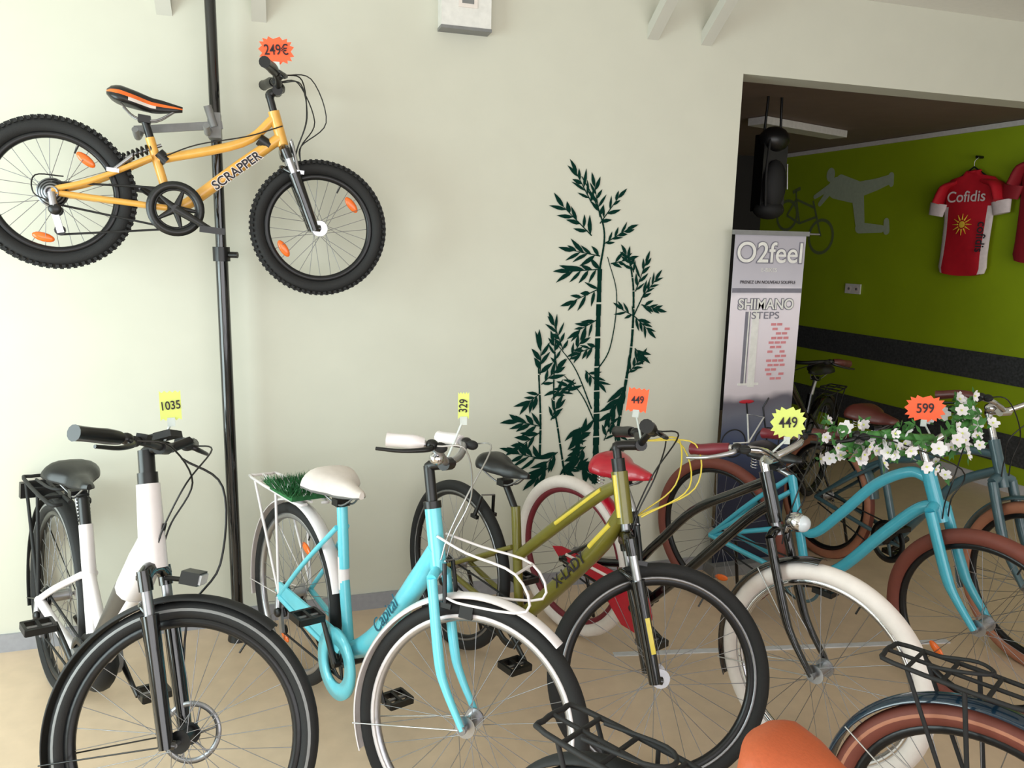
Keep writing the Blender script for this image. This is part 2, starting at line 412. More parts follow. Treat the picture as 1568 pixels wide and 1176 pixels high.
# --- white electric bike
b=Bike('electric_bicycle',-.819,3.015,-64.1,48,1.143,72.2,-5.6,.36)
b.wheel(False,tw=.046,stripe='grey_plastic',rim='rim_black',spoke='steel');b.wheel(True,tw=.046,stripe='grey_plastic',rim='rim_black',spoke='steel',rotor=True,rimh=.022,hubr=.022)
b.fender(False,'matte_black',25,205,gap=.015,w=.03,stay='black',stays=(150,200));b.fender(True,'matte_black',62,212,gap=.012,w=.03,stay='black',stays=(200,))
hb=b.ax(.42);ht=b.ax(.64)
T=[([(hb[0],.42),(ht[0],.64)],[.037,.033,.031],'white'),([(ht[0],.64),(b.ax(.67)[0],.67)],.027,'black'),
 ([(b.ax(.5)[0],.5),(.885,.42),(.80,.31)],[.032,.046,.05],'white',5),
 ([(.83,.35),(.76,.27),(.60,.08),(.47,-.05)],[.047,.049,.049,.045],'taupe',5),
 ([(.82,.30),(.74,.215),(.585,.035),(.45,-.09)],[.03,.036,.036,.03],'white',5),
 ([(.31,.36),(.46,-.04)],.022,'white'),([(.335,.24),(.54,.05)],.018,'white')]
T+=b.stays((.35,.20),(.45,-.05),'white',.012,.016)
def ex(mb):
    mb.ell((.47,0,b.R-.055),(.12,.062,.095),'matte_black');mb.tube([(.47,-.068,b.R-.055),(.47,.068,b.R-.055)],.055,'grey_plastic',n=24);mb.tube([b.p(.27,.44),b.p(.315,.34)],.018,'black',n=14)
    for i in range(8): mb.tube([b.p(.262+i*.004,.45-i*.011),b.p(.264+i*.004,.446-i*.011)],.021,'rubber',n=12)
b.frame(T,extra=ex)
b.drive((.47,-.05),ring=.075,ang=2.6,guard=.085);b.kick(.1,-.05)
b.fork('gloss_black','susp',crown=.42,top=.62,t0=.26,stan='steel')
b.bar(.62,.745,[(0,0,0),(0,.10,.01),(-.02,.22,.014),(-.06,.35,.012)],glen=.13,gr=.0185,fwd=.05,display=True,quill=.022)
b.saddle(.20,.515,.27,.19,postto=(.33,.3));b.rack(-.30,.13,.385,.065,'matte_black',r=.007)
mb=MB(b.S)
x,_,z=b.ax(.53,.036);mb.box((x,0,z),(.004,.020,.026),'matte_black');mb.tube([b.ax(.40,.03),b.ax(.405,.09)],.007,'black');mb.box(b.ax(.415,.11),(.05,.06,.035),'black');mb.box(b.ax(.415,.138),(.006,.05,.026),'lens')
mb.tube([b.ax(.72,.06,.10),b.ax(.66,.17,.12),b.ax(.45,.16,.08),b.ax(.30,.06,.07),b.ax(.05,.02,.075)],.0035,'black',n=6,curve=6)
mb.build('headlight',b.root)
mb=MB();mb.box(b.p(-.33,.33),(.03,.12,.05),'red');mb.box(b.p(-.31,.33),(.03,.14,.06),'black');mb.build('tail_light',b.root)
BB_=b
# --- turquoise city bike
c=Bike('city_bicycle',.025,2.855,-66.5,31,1.067,73.9,-4.4,.346)
c.wheel(False,tw=.042,rim='silver',refl=[-1.9,1.2]);c.wheel(True,tw=.042,rim='silver',line='white')
c.fender(False,'white',20,200,stay='white',stays=(140,190),w=.027);c.fender(True,'white',52,208,gap=.014,stay='wire',stays=(195,),w=.027)
T=[([(c.ax(.40)[0],.40),(c.ax(.57)[0],.57)],.024,'turq'),([(c.ax(.57)[0],.57),(c.ax(.59)[0],.59)],.026,'black'),
 ([(c.ax(.46)[0],.46),(.80,.33),(.66,.14),(.54,.02),(.43,-.05)],[.026,.034,.036,.036,.03],'turq',5),
 ([(.325,.43),(.36,.22)],.019,'turq'),([(.35,.26),(.37,.15)],.0195,'white'),([(.36,.2),(.43,-.07)],.019,'turq')]
T+=c.stays((.33,.36),(.43,-.07),'turq',.009,.011)
def ex(mb):
    mb.plate([(-.02,.05),(.0,.055),(.46,.045),(.48,.0),(.46,-.03),(.0,.01),(-.03,.01)],-.066,-.058,'turq',c.R)
    mb.lathe((.45,-.062,c.R-.07),[(.12,-.006),(.12,.006),(.066,.006),(.066,-.006)],'turq',48)
c.frame(T,extra=ex);c.label(.60,.075,.78,.305,-.037,'Capital',.062,'ink_teal')
c.drive((.45,-.07),ring=.06,ang=2.05);c.kick(.0,-.02)
c.fork('turq','rigid',crown=.385,top=.57);c.vbrake(True,.36)
c.bar(.56,.705,[(0,0,0),(.01,.06,.02),(.0,.11,.05),(-.04,.15,.06),(-.11,.175,.055)],mbar='silver',grip='white',glen=.095,gr=.019,fwd=.06,quill=.016,bell=True,cable='wire')
c.saddle(.315,.52,.27,.225,mk='cream',under='grey_plastic',postto=(.33,.40),tk=1.2);c.rack(-.33,.12,.385,.06,'white',r=.006)
mb=MB(c.S)
for y in(-1,1): mb.tube([c.ax(.50,.02,y*.03),c.ax(.48,.12,y*.06),c.ax(.46,.27,y*.08),c.ax(.37,.29,y*.08),c.ax(.34,.10,y*.06),c.ax(.34,.03,y*.04)],.004,'white',n=6,curve=4)
mb.tube([c.ax(.46,.27,-.08),c.ax(.46,.27,.08)],.004,'white',n=6);mb.box(c.ax(.31,.085),(.04,.05,.04),'black');mb.build('front_carrier',c.root)
CC=c
# --- olive trekking bike
d=Bike('hybrid_bicycle',.68,2.952,-68.7,52,1.087,73.7,-4.1,.352)
d.wheel(False,tw=.042,rim='rim_black',line='steel');d.wheel(True,tw=.044,rim='rim_black',rimh=.026,line='steel')
T=[([(d.ax(.45)[0],.45),(d.ax(.61)[0],.61)],.027,'olive'),([(d.ax(.61)[0],.61),(d.ax(.65)[0],.65)],.022,'black'),
 ([(d.ax(.57)[0],.57),(.73,.47),(.385,.16)],[.020,.023,.02],'olive',5),([(d.ax(.49)[0],.49),(.81,.35),(.61,.12),(.43,-.07)],[.024,.030,.030,.028],'olive',5),
 ([(.355,.35),(.43,-.07)],.018,'olive'),([(.80,.535,-.016),(.60,.36,-.018)],.008,'yellow'),([(.86,.435,-.02),(.78,.335,-.024)],.010,'yellow'),([(d.ax(.47)[0],.47,-.02),(d.ax(.60)[0],.60,-.02)],.010,'yellow')]
T+=d.stays((.375,.20),(.43,-.07),'olive',.009,.011)
d.frame(T);d.label(.62,.135,.78,.315,-.0325,'X-LADY',.055,'ink',bold=.001);d.drive((.43,-.07),ring=.085,ang=-.5,guard=.095);d.kick(.05,-.02);d.vbrake(True,.38);d.vbrake(False,.33)
d.fork('gloss_black','susp',crown=.41,top=.60)
mb=MB(d.S)
for y in(-1,1):
    a_=np.array(d.ax(.41,0,y*.062));b_=np.array((d.L-.02,y*.062,d.R));e_=(b_-a_)/np.linalg.norm(b_-a_)
    mb.box(a_+(b_-a_)*.68+np.array((.006,y*.0205,0)),(.014,.004,.11),'yellow',((-e_[2],0,e_[0]),(0,1,0),tuple(e_)))
mb.build('fork_decals',d.root)
d.bar(.64,.705,[(0,0,0),(.0,.06,.02),(-.0,.15,.045),(-.04,.29,.045)],fwd=.08,glen=.12,gr=.019)
d.saddle(.28,.50,.27,.16,postto=(.36,.33),pm='black')
mb=MB(d.S)
for y,o in((-.1,.0),(.12,.03),(-.04,.06)):
    mb.tube([np.array(d.ax(.72,.09,y)),np.array(d.ax(.74,.20+o,y*.6)),np.array(d.ax(.60,.19+o,-y*.3)),np.array(d.ax(.48,.05,-y*.3))],.0028,'yellow',n=5,curve=6)
mb.build('cables',d.root)
DD=d
# --- black cruiser with white tyres
e=Bike('cruiser_bicycle',1.204,2.928,-68.3,2.8,1.156,71.3,-.9,.35)
e.wheel(False,tw=.054,tyre='cream',side='cream',rim='darkred',refl=None);e.wheel(True,tw=.054,tyre='cream',side='cream',rim='chrome')
e.fender(True,'gloss_black',95,205,w=.032,gap=.012,stay='wire',stays=(195,130));e.fender(False,'red',10,60,w=.032,gap=.012)
T=[([(e.ax(.44)[0],.44),(e.ax(.60)[0],.60)],.023,'gloss_black'),
 ([(e.ax(.57)[0],.57),(.80,.50),(.62,.38),(.46,.20),(.33,.08),(0,0,-.06)],.017,'gloss_black',6),([(e.ax(.50)[0],.50),(.84,.41),(.66,.20),(.50,.02),(.42,-.06)],.019,'gloss_black',6),
 ([(.34,.30),(.42,-.06)],.017,'gloss_black')]
T+=e.stays((.35,.24),(.42,-.06),'gloss_black',.009,.011)
def ex(mb):
    mb.plate([(-.05,.04),(.0,.055),(.36,.05),(.43,.045),(.50,.0),(.52,-.06),(.50,-.12),(.44,-.155),(.37,-.15),(.31,-.10),(.24,-.02),(.0,-.0)],-.068,-.060,'red',e.R)
    mb.tube([(.04,-.069,e.R+.032),(.34,-.069,e.R+.02)],.007,'cream',n=6)
e.frame(T,extra=ex);e.drive((.42,-.06),ring=.07,ang=-.3,cass=False);e.kick(.05,-.02)
e.fork('gloss_black','rigid',crown=.40,top=.60)
e.bar(.58,.65,[(0,0,0),(.02,.05,.02),(.03,.12,.045),(-.03,.185,.05),(-.12,.215,.03),(-.16,.22,.025)],mbar='chrome',grip='darkred',stem='chrome',glen=.12,gr=.018,fwd=.035)
e.saddle(.28,.475,.27,.23,mk='red',under='red',postto=(.345,.29),springs=True,tk=1.3)
mb=MB(e.S);mb.tube([e.ax(.42,.03),e.ax(.45,.05)],.008,'chrome');mb.ell(e.ax(.46,.08),(.04,.032,.032),'chrome');mb.ell(e.ax(.46,.098),(.026,.028,.028),'lens');mb.build('headlight',e.root)
FF=e
# --- turquoise cruiser
g=Bike('cruiser_bicycle',1.985,3.005,-67.7,-6,1.14,69.7,.3,.355)
g.wheel(False,tw=.05,tyre='brown_tyre',rim='rim_black',refl=[-1.4]);g.wheel(True,tw=.054,tyre='brown_tyre',rim='rim_black',refl=[-2.3])
T=[([(g.ax(.34)[0],.34),(g.ax(.53)[0],.53)],.026,'turq2'),
 ([(g.ax(.49)[0],.49),(.83,.50),(.71,.42),(.58,.26),(.47,.14),(.36,.13),(0,0,-.06)],[.02,.021,.021,.021,.02,.013,.009],'turq2',6),
 ([(g.ax(.40)[0],.40),(.87,.36),(.75,.22),(.60,.03),(.46,-.07)],.023,'turq2',6),
 ([(.35,.37),(.46,-.07)],.019,'turq2'),([(.35,.36),(.18,.20,.03),(0,.0,.06)],.011,'turq2',5),([(.35,.36),(.18,.20,-.03),(0,.0,-.06)],.011,'turq2',5)]
T+=g.stays((.36,.30),(.46,-.07),'turq2',.009,.012)
g.frame(T);g.drive((.46,-.07),ring=.09,ang=.3,cass=False,ringm='slate');g.kick(.08,-.03)
g.fork('turq2','cruiser',crown=.385,top=.55)
GH=[(0,0,0),(.03,.06,.035),(.04,.19,.06),(-.03,.29,.07),(-.16,.345,.05),(-.24,.36,.04)]
g.bar(.53,.63,GH,mbar='chrome',grip='brownleather',stem='chrome',glen=.12,gr=.018,fwd=.04)
g.saddle(.27,.46,.25,.2,mk='black',postto=(.35,.36),springs=True)
GG=g
# --- slate cruiser behind
h=Bike('cruiser_bicycle',2.883,3.367,-87.6,-3,1.20,69,-.6,.345)
h.wheel(False,tw=.05,tyre='brown_tyre',side='tan',rim='rim_black');h.wheel(True,tw=.05,tyre='tan',rim='rim_black')
h.fender(False,'slate',15,190,stays=(150,),w=.03);h.fender(True,'slate',40,205,stays=(190,),w=.03)
T=[([(h.ax(.36)[0],.36),(h.ax(.55)[0],.55)],.023,'slate'),([(h.ax(.49)[0],.49),(.80,.47),(.55,.36),(.30,.26),(0,0,-.06)],[.019,.019,.019,.014,.009],'slate',6),
 ([(h.ax(.43)[0],.43),(.80,.32),(.64,.12),(.50,-.07)],.021,'slate',6),([(.34,.36),(.50,-.07)],.018,'slate')]
T+=h.stays((.36,.28),(.50,-.07),'slate',.009,.011)
h.frame(T);h.drive((.50,-.07),ring=.09,ang=.8,cass=False,ringm='slate',guard=.105);h.kick(.1,-.03)
h.fork('slate','cruiser',crown=.385,top=.56);h.bar(.55,.68,[(0,0,0),(.03,.06,.03),(.05,.16,.07),(.0,.25,.085),(-.07,.29,.07)],mbar='chrome',grip='brownleather',stem='chrome',glen=.12,gr=.018,fwd=.08,bell=True)
h.saddle(.29,.53,.28,.24,mk='brownleather',under='brownleather',postto=(.34,.35),springs=True,tk=1.2)
# --- dark bike in the doorway
k=Bike('city_bicycle',3.54,4.28,-145,0,1.06,70,-3,.35)
k.wheel(False,tw=.042,rim='rim_black');k.wheel(True,tw=.042,rim='rim_black')
k.fender(False,'gloss_black',20,200,stays=(150,));k.fender(True,'gloss_black',50,205,stays=(190,))
T=[([(k.ax(.40)[0],.40),(k.ax(.60)[0],.60)],.022,'gloss_black'),([(k.ax(.56)[0],.56),(.37,.28)],.018,'gloss_black'),([(k.ax(.45)[0],.45),(.43,-.07)],.02,'gloss_black'),([(.34,.42),(.43,-.07)],.017,'gloss_black')]
T+=k.stays((.37,.3),(.43,-.07),'gloss_black')
k.frame(T);k.drive((.43,-.07));k.kick(.1,-.02);k.fork('gloss_black',crown=.385,top=.6);k.bar(.6,.68,[(0,0,0),(.01,.08,.01),(-.01,.18,.03),(-.06,.25,.03),(-.14,.275,.02)],grip='brownleather',gr=.02);k.saddle(.27,.59,.27,.18,postto=(.33,.4));k.rack(-.32,.12,.39,.06,'matte_black')
# --- foreground bikes
j=Bike('touring_bicycle',.60,1.12,-60,0,1.07,71,-3,.345)
j.wheel(False,tw=.042,rim='rim_black');j.wheel(True,tw=.042,rim='rim_black')
j.fender(False,'matte_black',20,200,stays=(150,));j.fender(True,'matte_black',50,205,stays=(190,))
T=[([(j.ax(.40)[0],.40),(j.ax(.55)[0],.55)],.022,'gloss_black'),([(j.ax(.5)[0],.5),(.37,.28)],.018,'gloss_black'),([(j.ax(.43)[0],.43),(.43,-.07)],.02,'gloss_black'),([(.34,.42),(.43,-.07)],.017,'gloss_black')]
T+=j.stays((.37,.3),(.43,-.07),'gloss_black')
j.frame(T);j.drive((.43,-.07));j.kick(.1,-.02);j.fork('gloss_black',crown=.385,top=.55);j.bar(.55,.6,FLAT);j.saddle(.325,.535,.27,.20,mk='orange_saddle',under='orange_saddle',postto=(.33,.4),tk=1.2);j.rack(-.22,.14,.385,.062,'matte_black',r=.006)
q=Bike('touring_bicycle',1.475,1.13,-62,0,1.07,71,-3,.335)
q.wheel(False,tw=.05,tyre='brown_tyre',rim='rim_black',stripe='tan');q.wheel(True,tw=.05,tyre='brown_tyre',rim='rim_black')
q.fender(False,'navy',20,200,stays=(150,),w=.034);q.fender(True,'navy',50,205,stays=(190,),w=.034)
T=[([(q.ax(.40)[0],.40),(q.ax(.55)[0],.55)],.022,'navy'),([(q.ax(.5)[0],.5),(.37,.28)],.018,'navy'),([(q.ax(.43)[0],.43),(.43,-.07)],.02,'navy'),([(.34,.42),(.43,-.07)],.017,'navy')]
T+=q.stays((.37,.3),(.43,-.07),'navy')
q.frame(T);q.drive((.43,-.07));q.kick(.1,-.02);q.fork('navy',crown=.385,top=.55);q.bar(.55,.6,FLAT);q.saddle(.215,.545,.25,.18,mk='orange_saddle',under='brownleather',postto=(.33,.4));q.rack(-.24,.06,.395,.062,'matte_black',r=.006)
# --- kids mountain bike on the pole
a=Bike('kids_mountain_bicycle',-.688,3.009,math.degrees(.080),-4,.908,70,0,.255,z0=1.811,tilt=-.107,scale=.967)
a.wheel(False,tw=.05,tyre='rubber',rim='rim_black',nsp=28,knob=True,refl=[.95,-1.75]);a.wheel(True,tw=.05,tyre='rubber',rim='rim_black',nsp=28,knob=True,refl=[.75,-2.5])
T=[([(a.ax(.29)[0],.29),(a.ax(.41)[0],.41)],.021,'kidyellow'),([(a.ax(.39)[0],.39),(.60,.275),(.315,.165)],.0165,'kidyellow',5),([(a.ax(.32)[0],.32),(.60,.19),(.45,.045),(.39,0)],[.02,.023,.022,.02],'kidyellow',5),
 ([(.29,.24),(.35,.07)],.016,'kidyellow')]
for y in(-1,1):
    T.append(([(0,.01,y*.055),(.12,.06,y*.05),(.30,.17,y*.022)],.010,'kidyellow',4));T.append(([(0,0,y*.055),(.2,.0,y*.045),(.36,.0,y*.025)],.011,'kidyellow',4))
def ex(mb):
    R=a.R
    P=[(.20+.10*t+.013*math.cos(14*pi*t)*-.5,.013*math.sin(14*pi*t),R+.15+.055*t+.013*math.cos(14*pi*t)) for t in np.linspace(0,1,80)]
    mb.tube(P,.004,'black',n=5);mb.tube([(.17,0,R+.135),(.33,0,R+.22)],.006,'steel')
    mb.tube([(.32,0,R+.19),(.35,0,R+.165)],.022,'black',n=10);mb.tube([(.66,0,R+.3),(.70,0,R+.28)],.023,'black',n=10)
    mb.tube([(.74,-.02,R+.36),(.62,-.03,R+.30),(.45,-.03,R+.24),(.34,-.02,R+.18)],.0025,'black',n=5,curve=5)
    mb.tube([(0,-.07,R-.03),(-.05,-.075,R-.01),(-.05,-.06,R+.05),(.03,-.03,R+.06)],.0025,'black',n=5,curve=5)
a.frame(T,extra=ex);a.label(.50,.085,.68,.255,-.0245,'SCRAPPER',.046,'cream',bold=.0032);a.label(.50,.085,.68,.255,-.0255,'SCRAPPER',.046,'ink',bold=.0008)
a.drive((.39,0),ring=.075,ang=-.45,crank=.14,guard=.098);a.fork('gloss_black','susp',crown=.275,top=.41,stan='silver');a.vbrake(True,.24,'silver');a.vbrake(False,.22,'silver',an=30)
a.bar(.41,.485,[(0,0,0),(0,.05,.03),(-.02,.13,.05),(-.05,.235,.05)],fwd=.035,glen=.11,gr=.018)
mb=MB(a.S)
for y,o in((.08,.0),(-.06,.04)): mb.tube([a.ax(.53,.05,y),a.ax(.54,.13+o,y),a.ax(.40,.15+o,y*.3),a.ax(.30,.07,0),a.ax(.24,.05,0)],.0024,'black',n=5,curve=6)
mb.build('cables',a.root)
a.saddle(.27,.375,.245,.13,mk='black',under='black',postto=(.295,.23),pm='black',stripe='orange')
AA=a
# ---------------------------------------------------------------- room
def boxobj(name,x0,x1,y0,y1,z0,z1,mk):
    mb=MB();mb.box(((x0+x1)/2,(y0+y1)/2,(z0+z1)/2),(x1-x0,y1-y0,z1-z0),mk);return mb.build(name)
YW=3.358;XO=2.174
boxobj('floor',-3,7,-3,8,-.1,0,'floor')
boxobj('wall_back',-3,XO,YW,YW+.15,0,2.9,'wall')
boxobj('wall_lintel',XO,5.2,YW,YW+.15,2.493,2.9,'wall')
boxobj('ceiling',-3,5.2,-3,YW+.15,2.89,3.0,'ceil')
mb=MB()
mb.box((-2.65,.2,.15),(.1,6.4,.3),'wall');mb.box((-2.65,.2,2.65),(.1,6.4,.5),'wall');mb.box((-2.65,3.1,1.4),(.1,.5,2.8),'wall');mb.box((-2.65,-1.2,1.4),(.1,3.0,2.8),'wall');mb.build('wall_left')
mb=MB();mb.box((1.2,-2.65,.15),(8,.1,.3),'wall');mb.box((1.2,-2.65,2.7),(8,.1,.4),'wall')
for x in(-2.6,-.3,2.3,5.0): mb.box((x,-2.65,1.45),(.25,.1,2.9),'wall')
mb.build('wall_front')
mb=MB();mb.box((5.15,.3,1.45),(.1,6.0,2.9),'wall_light');mb.build('wall_right')
P1=Vector((4.98,4.24,0));dd=Vector((-.072,.9974,0));nn=Vector((-.9974,-.072,0))
def gmx(s,z,off=.003):
    o=P1+dd*(s*1.127)+nn*off;o.z=1.673+(z-1.673)*1.127
    return Matrix(((-dd.x,0,nn.x,o.x),(-dd.y,0,nn.y,o.y),(0,1,0,o.z),(0,0,0,1)))
def GP(s,z,off=.003): m=gmx(s,z,off);return m.translation
mb=MB();B_=(tuple(dd),tuple(nn),(0,0,1))
mb.box(tuple(P1+dd*1.0-nn*.05+Vector((0,0,1.3))),(4.0,.1,2.6),'green',B_);mb.build('wall_annex_green')
boxobj('wall_annex_end',2.0,5.2,6.9,7.0,0,2.6,'dark_wall')
boxobj('wall_annex_left',XO-.15,XO,YW+.15,6.9,0,2.6,'dark_wall')
boxobj('ceiling_annex',XO,5.2,YW+.15,7.0,2.594,2.7,'ceil_dark')
mb=MB();mb.box(tuple(P1+dd*1.0+nn*.012+Vector((0,0,2.572))),(3.6,.02,.035),'plastic_white',B_);mb.build('trim_crown')
mb=MB()
for z0,z1 in((.765,.968),(.2,.415)): mb.box(tuple(P1+dd*.9+nn*.005+Vector((0,0,(z0+z1)/2))),(3.9,.008,z1-z0),'checker',B_)
mb.build('trim_checker_plate')
mb=MB();mb.box(tuple(P1+dd*.9+nn*.008+Vector((0,0,.04))),(3.9,.015,.08),'base_light',B_);mb.build('baseboard_right')
boxobj('baseboard_back',-3,XO,YW-.012,YW,0,.075,'base')
mb=MB();u=Vector((1.04,-.20,0)).normalized();mb.box((2.05,2.54,.002),(1.5,.03,.004),'base_light',(tuple(u),(-u.y,u.x,0),(0,0,1)));mb.build('trim_floor_strip')
mb=MB()
for x,z in((-.35,2.5),(-.01,2.51),(1.69,2.60),(1.965,2.60)):
    p0=Vector((x,YW,z));p1=Vector((x,YW-.42,2.90));dv=(p1-p0);Ln=dv.length+.06;dv.normalize();sd=Vector((1,0,0));up=sd.cross(dv)
    mb.box(tuple((p0+p1)/2+Vector((0,.0,.03))),(Ln,.055,.05),'wall_light',(tuple(dv),tuple(sd),tuple(up)))
mb.build('trim_ceiling_braces')
mb=MB();mb.box((.805,YW-.035,2.71),(.21,.07,.33),'plastic_white');mb.box((.805,YW-.036,2.545),(.215,.074,.012),'grey_plastic');mb.box((.81,YW-.072,2.65),(.08,.004,.05),'cream');mb.box((.81,YW-.074,2.65),(.05,.002,.02),'grey_plastic');mb.build('wall_junction_box')
mb=MB();PX,PY=-.179,3.222
mb.tube([(PX,PY,0.02),(PX,PY,1.62)],.0235,'gloss_black',n=20);mb.tube([(PX,PY,1.55),(PX,PY,2.885)],.020,'gloss_black',n=20)
mb.tube([(PX,PY,1.585),(PX,PY,1.64)],.032,'black',n=20);mb.tube([(PX,PY,1.61),(PX+.06,PY-.02,1.61)],.012,'black');mb.tube([(PX,PY,0),(PX,PY,.03)],[.045,.04],'black',n=20);mb.tube([(PX,PY,.028),(PX,PY,.05)],.03,'steel',n=20)
mb.tube([(PX,PY,2.86),(PX,PY,2.89)],.05,'black',n=20)
cz=2.065
mb.box((PX-.12,PY-.08,cz),(.30,.012,.028),'grey_plastic',((.99,0,.12),(0,1,0),(-.12,0,.99)));mb.box((PX,PY-.05,cz+.015),(.045,.08,.09),'grey_plastic');mb.tube([(PX-.0,PY-.09,cz+.01),(PX-.02,PY-.10,cz+.08)],.014,'grey_plastic',n=8)
for x in(-.25,-.02): mb.tube([(PX+x,PY-.08,cz+.12*x),(PX+x,PY-.15,cz-.02+.12*x),(PX+x,PY-.20,cz+.0+.12*x)],.011,'grey_plastic',curve=4)
mb.build('display_pole')
mb=MB();mb.box((3.78,5.05,2.565),(1.0,.15,.05),'plastic_white',((.95,.31,0),(-.31,.95,0),(0,0,1)));mb.build('ceiling_lamp_fixture')
mb=MB();m=gmx(1.20,1.39);mb.M=m;mb.box((0,0,.006),(.17,.085,.012),'plastic_white')
for x in(-.042,.042):
    mb.tube([(x,0,.006),(x,0,.0135)],.026,'cream',n=16);mb.tube([(x,0,.0136),(x,0,.0145)],.012,'grey_plastic',n=12)
mb.build('power_outlet')
def gpoly(mb,pts,mk='sil',off=.004):
    n=len(pts);vs=[GP(s,z,off) for s,z in pts];mb.add(vs,[tuple(range(n))],mk,False)
def gline(mb,pts,w,mk='sil',off=.0042):
    for (s0,z0),(s1,z1) in zip(pts[:-1],pts[1:]):
        L=math.hypot(s1-s0,z1-z0)+1e-9;nx,nz=-(z1-z0)/L*w/2,(s1-s0)/L*w/2
        gpoly(mb,[(s0+nx,z0+nz),(s1+nx,z1+nz),(s1-nx,z1-nz),(s0-nx,z0-nz)],mk,off)
mb=MB()
def limb(p0,p1,w0,w1,off):   # tapered flat limb with rounded ends
    (s0,z0),(s1,z1)=p0,p1;a0=math.atan2(z1-z0,s1-s0);pts=[]
    for i in range(9): t=a0+pi/2+pi*i/8;pts.append((s0+w0*math.cos(t),z0+w0*math.sin(t)))
    for i in range(9): t=a0-pi/2+pi*i/8;pts.append((s1+w1*math.cos(t),z1+w1*math.sin(t)))
    gpoly(mb,pts,'sil',off)
gpoly(mb,[(1.55+.045*math.cos(t),2.275+.055*math.sin(t)) for t in np.linspace(0,2*pi,20)[:-1]],'sil',.0044)
limb((1.48,2.17),(1.29,2.12),.085,.075,.0046)      # torso
limb((1.44,2.22),(1.24,2.14),.05,.06,.0048)
limb((1.26,2.14),(1.08,2.17),.062,.045,.0050);limb((1.08,2.17),(.96,2.20),.045,.035,.0052);limb((.95,2.225),(.94,2.165),.025,.02,.0054) # raised leg
limb((1.25,2.11),(1.20,1.89),.06,.045,.0056);limb((1.20,1.855),(.99,1.845),.042,.028,.0058);limb((.95,1.90),(.94,1.83),.024,.028,.0060) # bent leg
limb((1.52,2.17),(1.64,2.05),.032,.02,.0062);limb((1.52,2.19),(1.70,2.11),.030,.018,.0064) # arms
for cs,cz_,r in((1.60,1.79,.145),(2.02,1.97,.135)):
    for i in range(32):
        t0,t1=2*pi*i/32,2*pi*(i+1)/32
        gpoly(mb,[(cs+r*math.cos(t0),cz_+r*math.sin(t0)),(cs+r*math.cos(t1),cz_+r*math.sin(t1)),(cs+(r-.025)*math.cos(t1),cz_+(r-.025)*math.sin(t1)),(cs+(r-.025)*math.cos(t0),cz_+(r-.025)*math.sin(t0))],'sil2')
gline(mb,[(1.60,1.79),(1.72,2.08)],.02,'sil2');gline(mb,[(1.69,2.02),(1.92,2.10)],.02,'sil2');gline(mb,[(1.66,1.95),(1.86,1.90),(2.02,1.97),(1.92,2.10),(1.86,1.90)],.02,'sil2');gline(mb,[(1.97,2.16),(1.88,2.19)],.03,'sil2');gline(mb,[(1.92,2.1),(1.93,2.17)],.02,'sil2')
mb.build('wall_decal_cyclist',fix=False)
def jersey(s,z,name,red,full=True,k=1.0):
    root=empty(name,gmx(s,z,.075));mb=MB()
    lv=[(0,.0,.055),(.03,.0,.08),(.05,.0,.17),(.09,.0,.215),(.16,.0,.205),(.25,.0,.195),(.45,.0,.19),(.6,.0,.195),(.70,.0,.195),(.74,.0,.185)]
    n=28;vs=[];fs=[];ms=[]
    for i,(dz,_,w) in enumerate(lv):
        for jn in range(n):
            t=2*pi*jn/n;vs.append((w*k*math.cos(t)*(1+.02*math.sin(dz*30)),-dz*k+(.012*math.cos(2*t) if i>7 else 0),.032*math.sin(t)*(1+.3*math.sin(3*t+dz*9))))
    for i in range(len(lv)-1):
        for jn in range(n):
            fs.append((i*n+jn,i*n+(jn+1)%n,(i+1)*n+(jn+1)%n,(i+1)*n+jn))
            t=2*pi*(jn+.5)/n;side=abs(math.cos(t))>(.72 if i>6 else .84) and i>4
            ms.append('jersey_white' if side and full else red)
    mb.add(vs,fs,ms)
    for sd in(-1,1):
        mb.tube([(sd*.10*k,-.075*k,0),(sd*.20*k,-.11*k,0),(sd*.25*k,-.22*k,0.01)],[.05,.08,.075],red,n=14,curve=4,flat=.38)
        mb.tube([(sd*.25*k,-.22*k,.01),(sd*.265*k,-.31*k,.012)],[.075,.062],'jersey_white' if full else red,n=14,flat=.38)
    mb.tube([(-.055*k,0,0),(0,-.008,.03),(.055*k,0,0),(0,.008,-.03)],.008,red,n=8,curve=5,closed=True)
    mb.tube([(-.12*k,-.05*k,0),(0,.03*k,0),(.12*k,-.05*k,0)],.006,'matte_black',n=6);mb.tube([(0,.03,0),(0,.07,0),(.015,.09,-.01),(0,.10,-.03)],.003,'wire',n=6,curve=4)
    mb.tube([(0,.10,-.074),(0,.10,-.01)],.01,'black',n=8)
    if full:
        for i in range(12):
            t=2*pi*i/12;r0,r1=.034,.078
            mb.tube([(-.01+r0*math.cos(t),-.38+r0*math.sin(t),.043),(-.01+r1*math.cos(t),-.38+r1*math.sin(t),.042)],[.006,.0015],'sun',n=5)
        mb.ell((-.01,-.38,.042),(.025,.025,.003),'sun')
    mb.build('shirt',root)
    if full:
        text('Cofidis',.11,'jersey_white',root,Matrix.Translation((.0,-.185,.0465)),bold=.001)
        text('cofidis',.085,'ink',root,Matrix.Translation((.150,-.47,.044))@Matrix.Rotation(.32,4,'Y')@Matrix.Rotation(-pi/2,4,'Z'),bold=.001)
jersey(.24,2.20,'cycling_jersey','jersey');jersey(-.27,2.29,'cycling_jersey','jersey2',full=False)
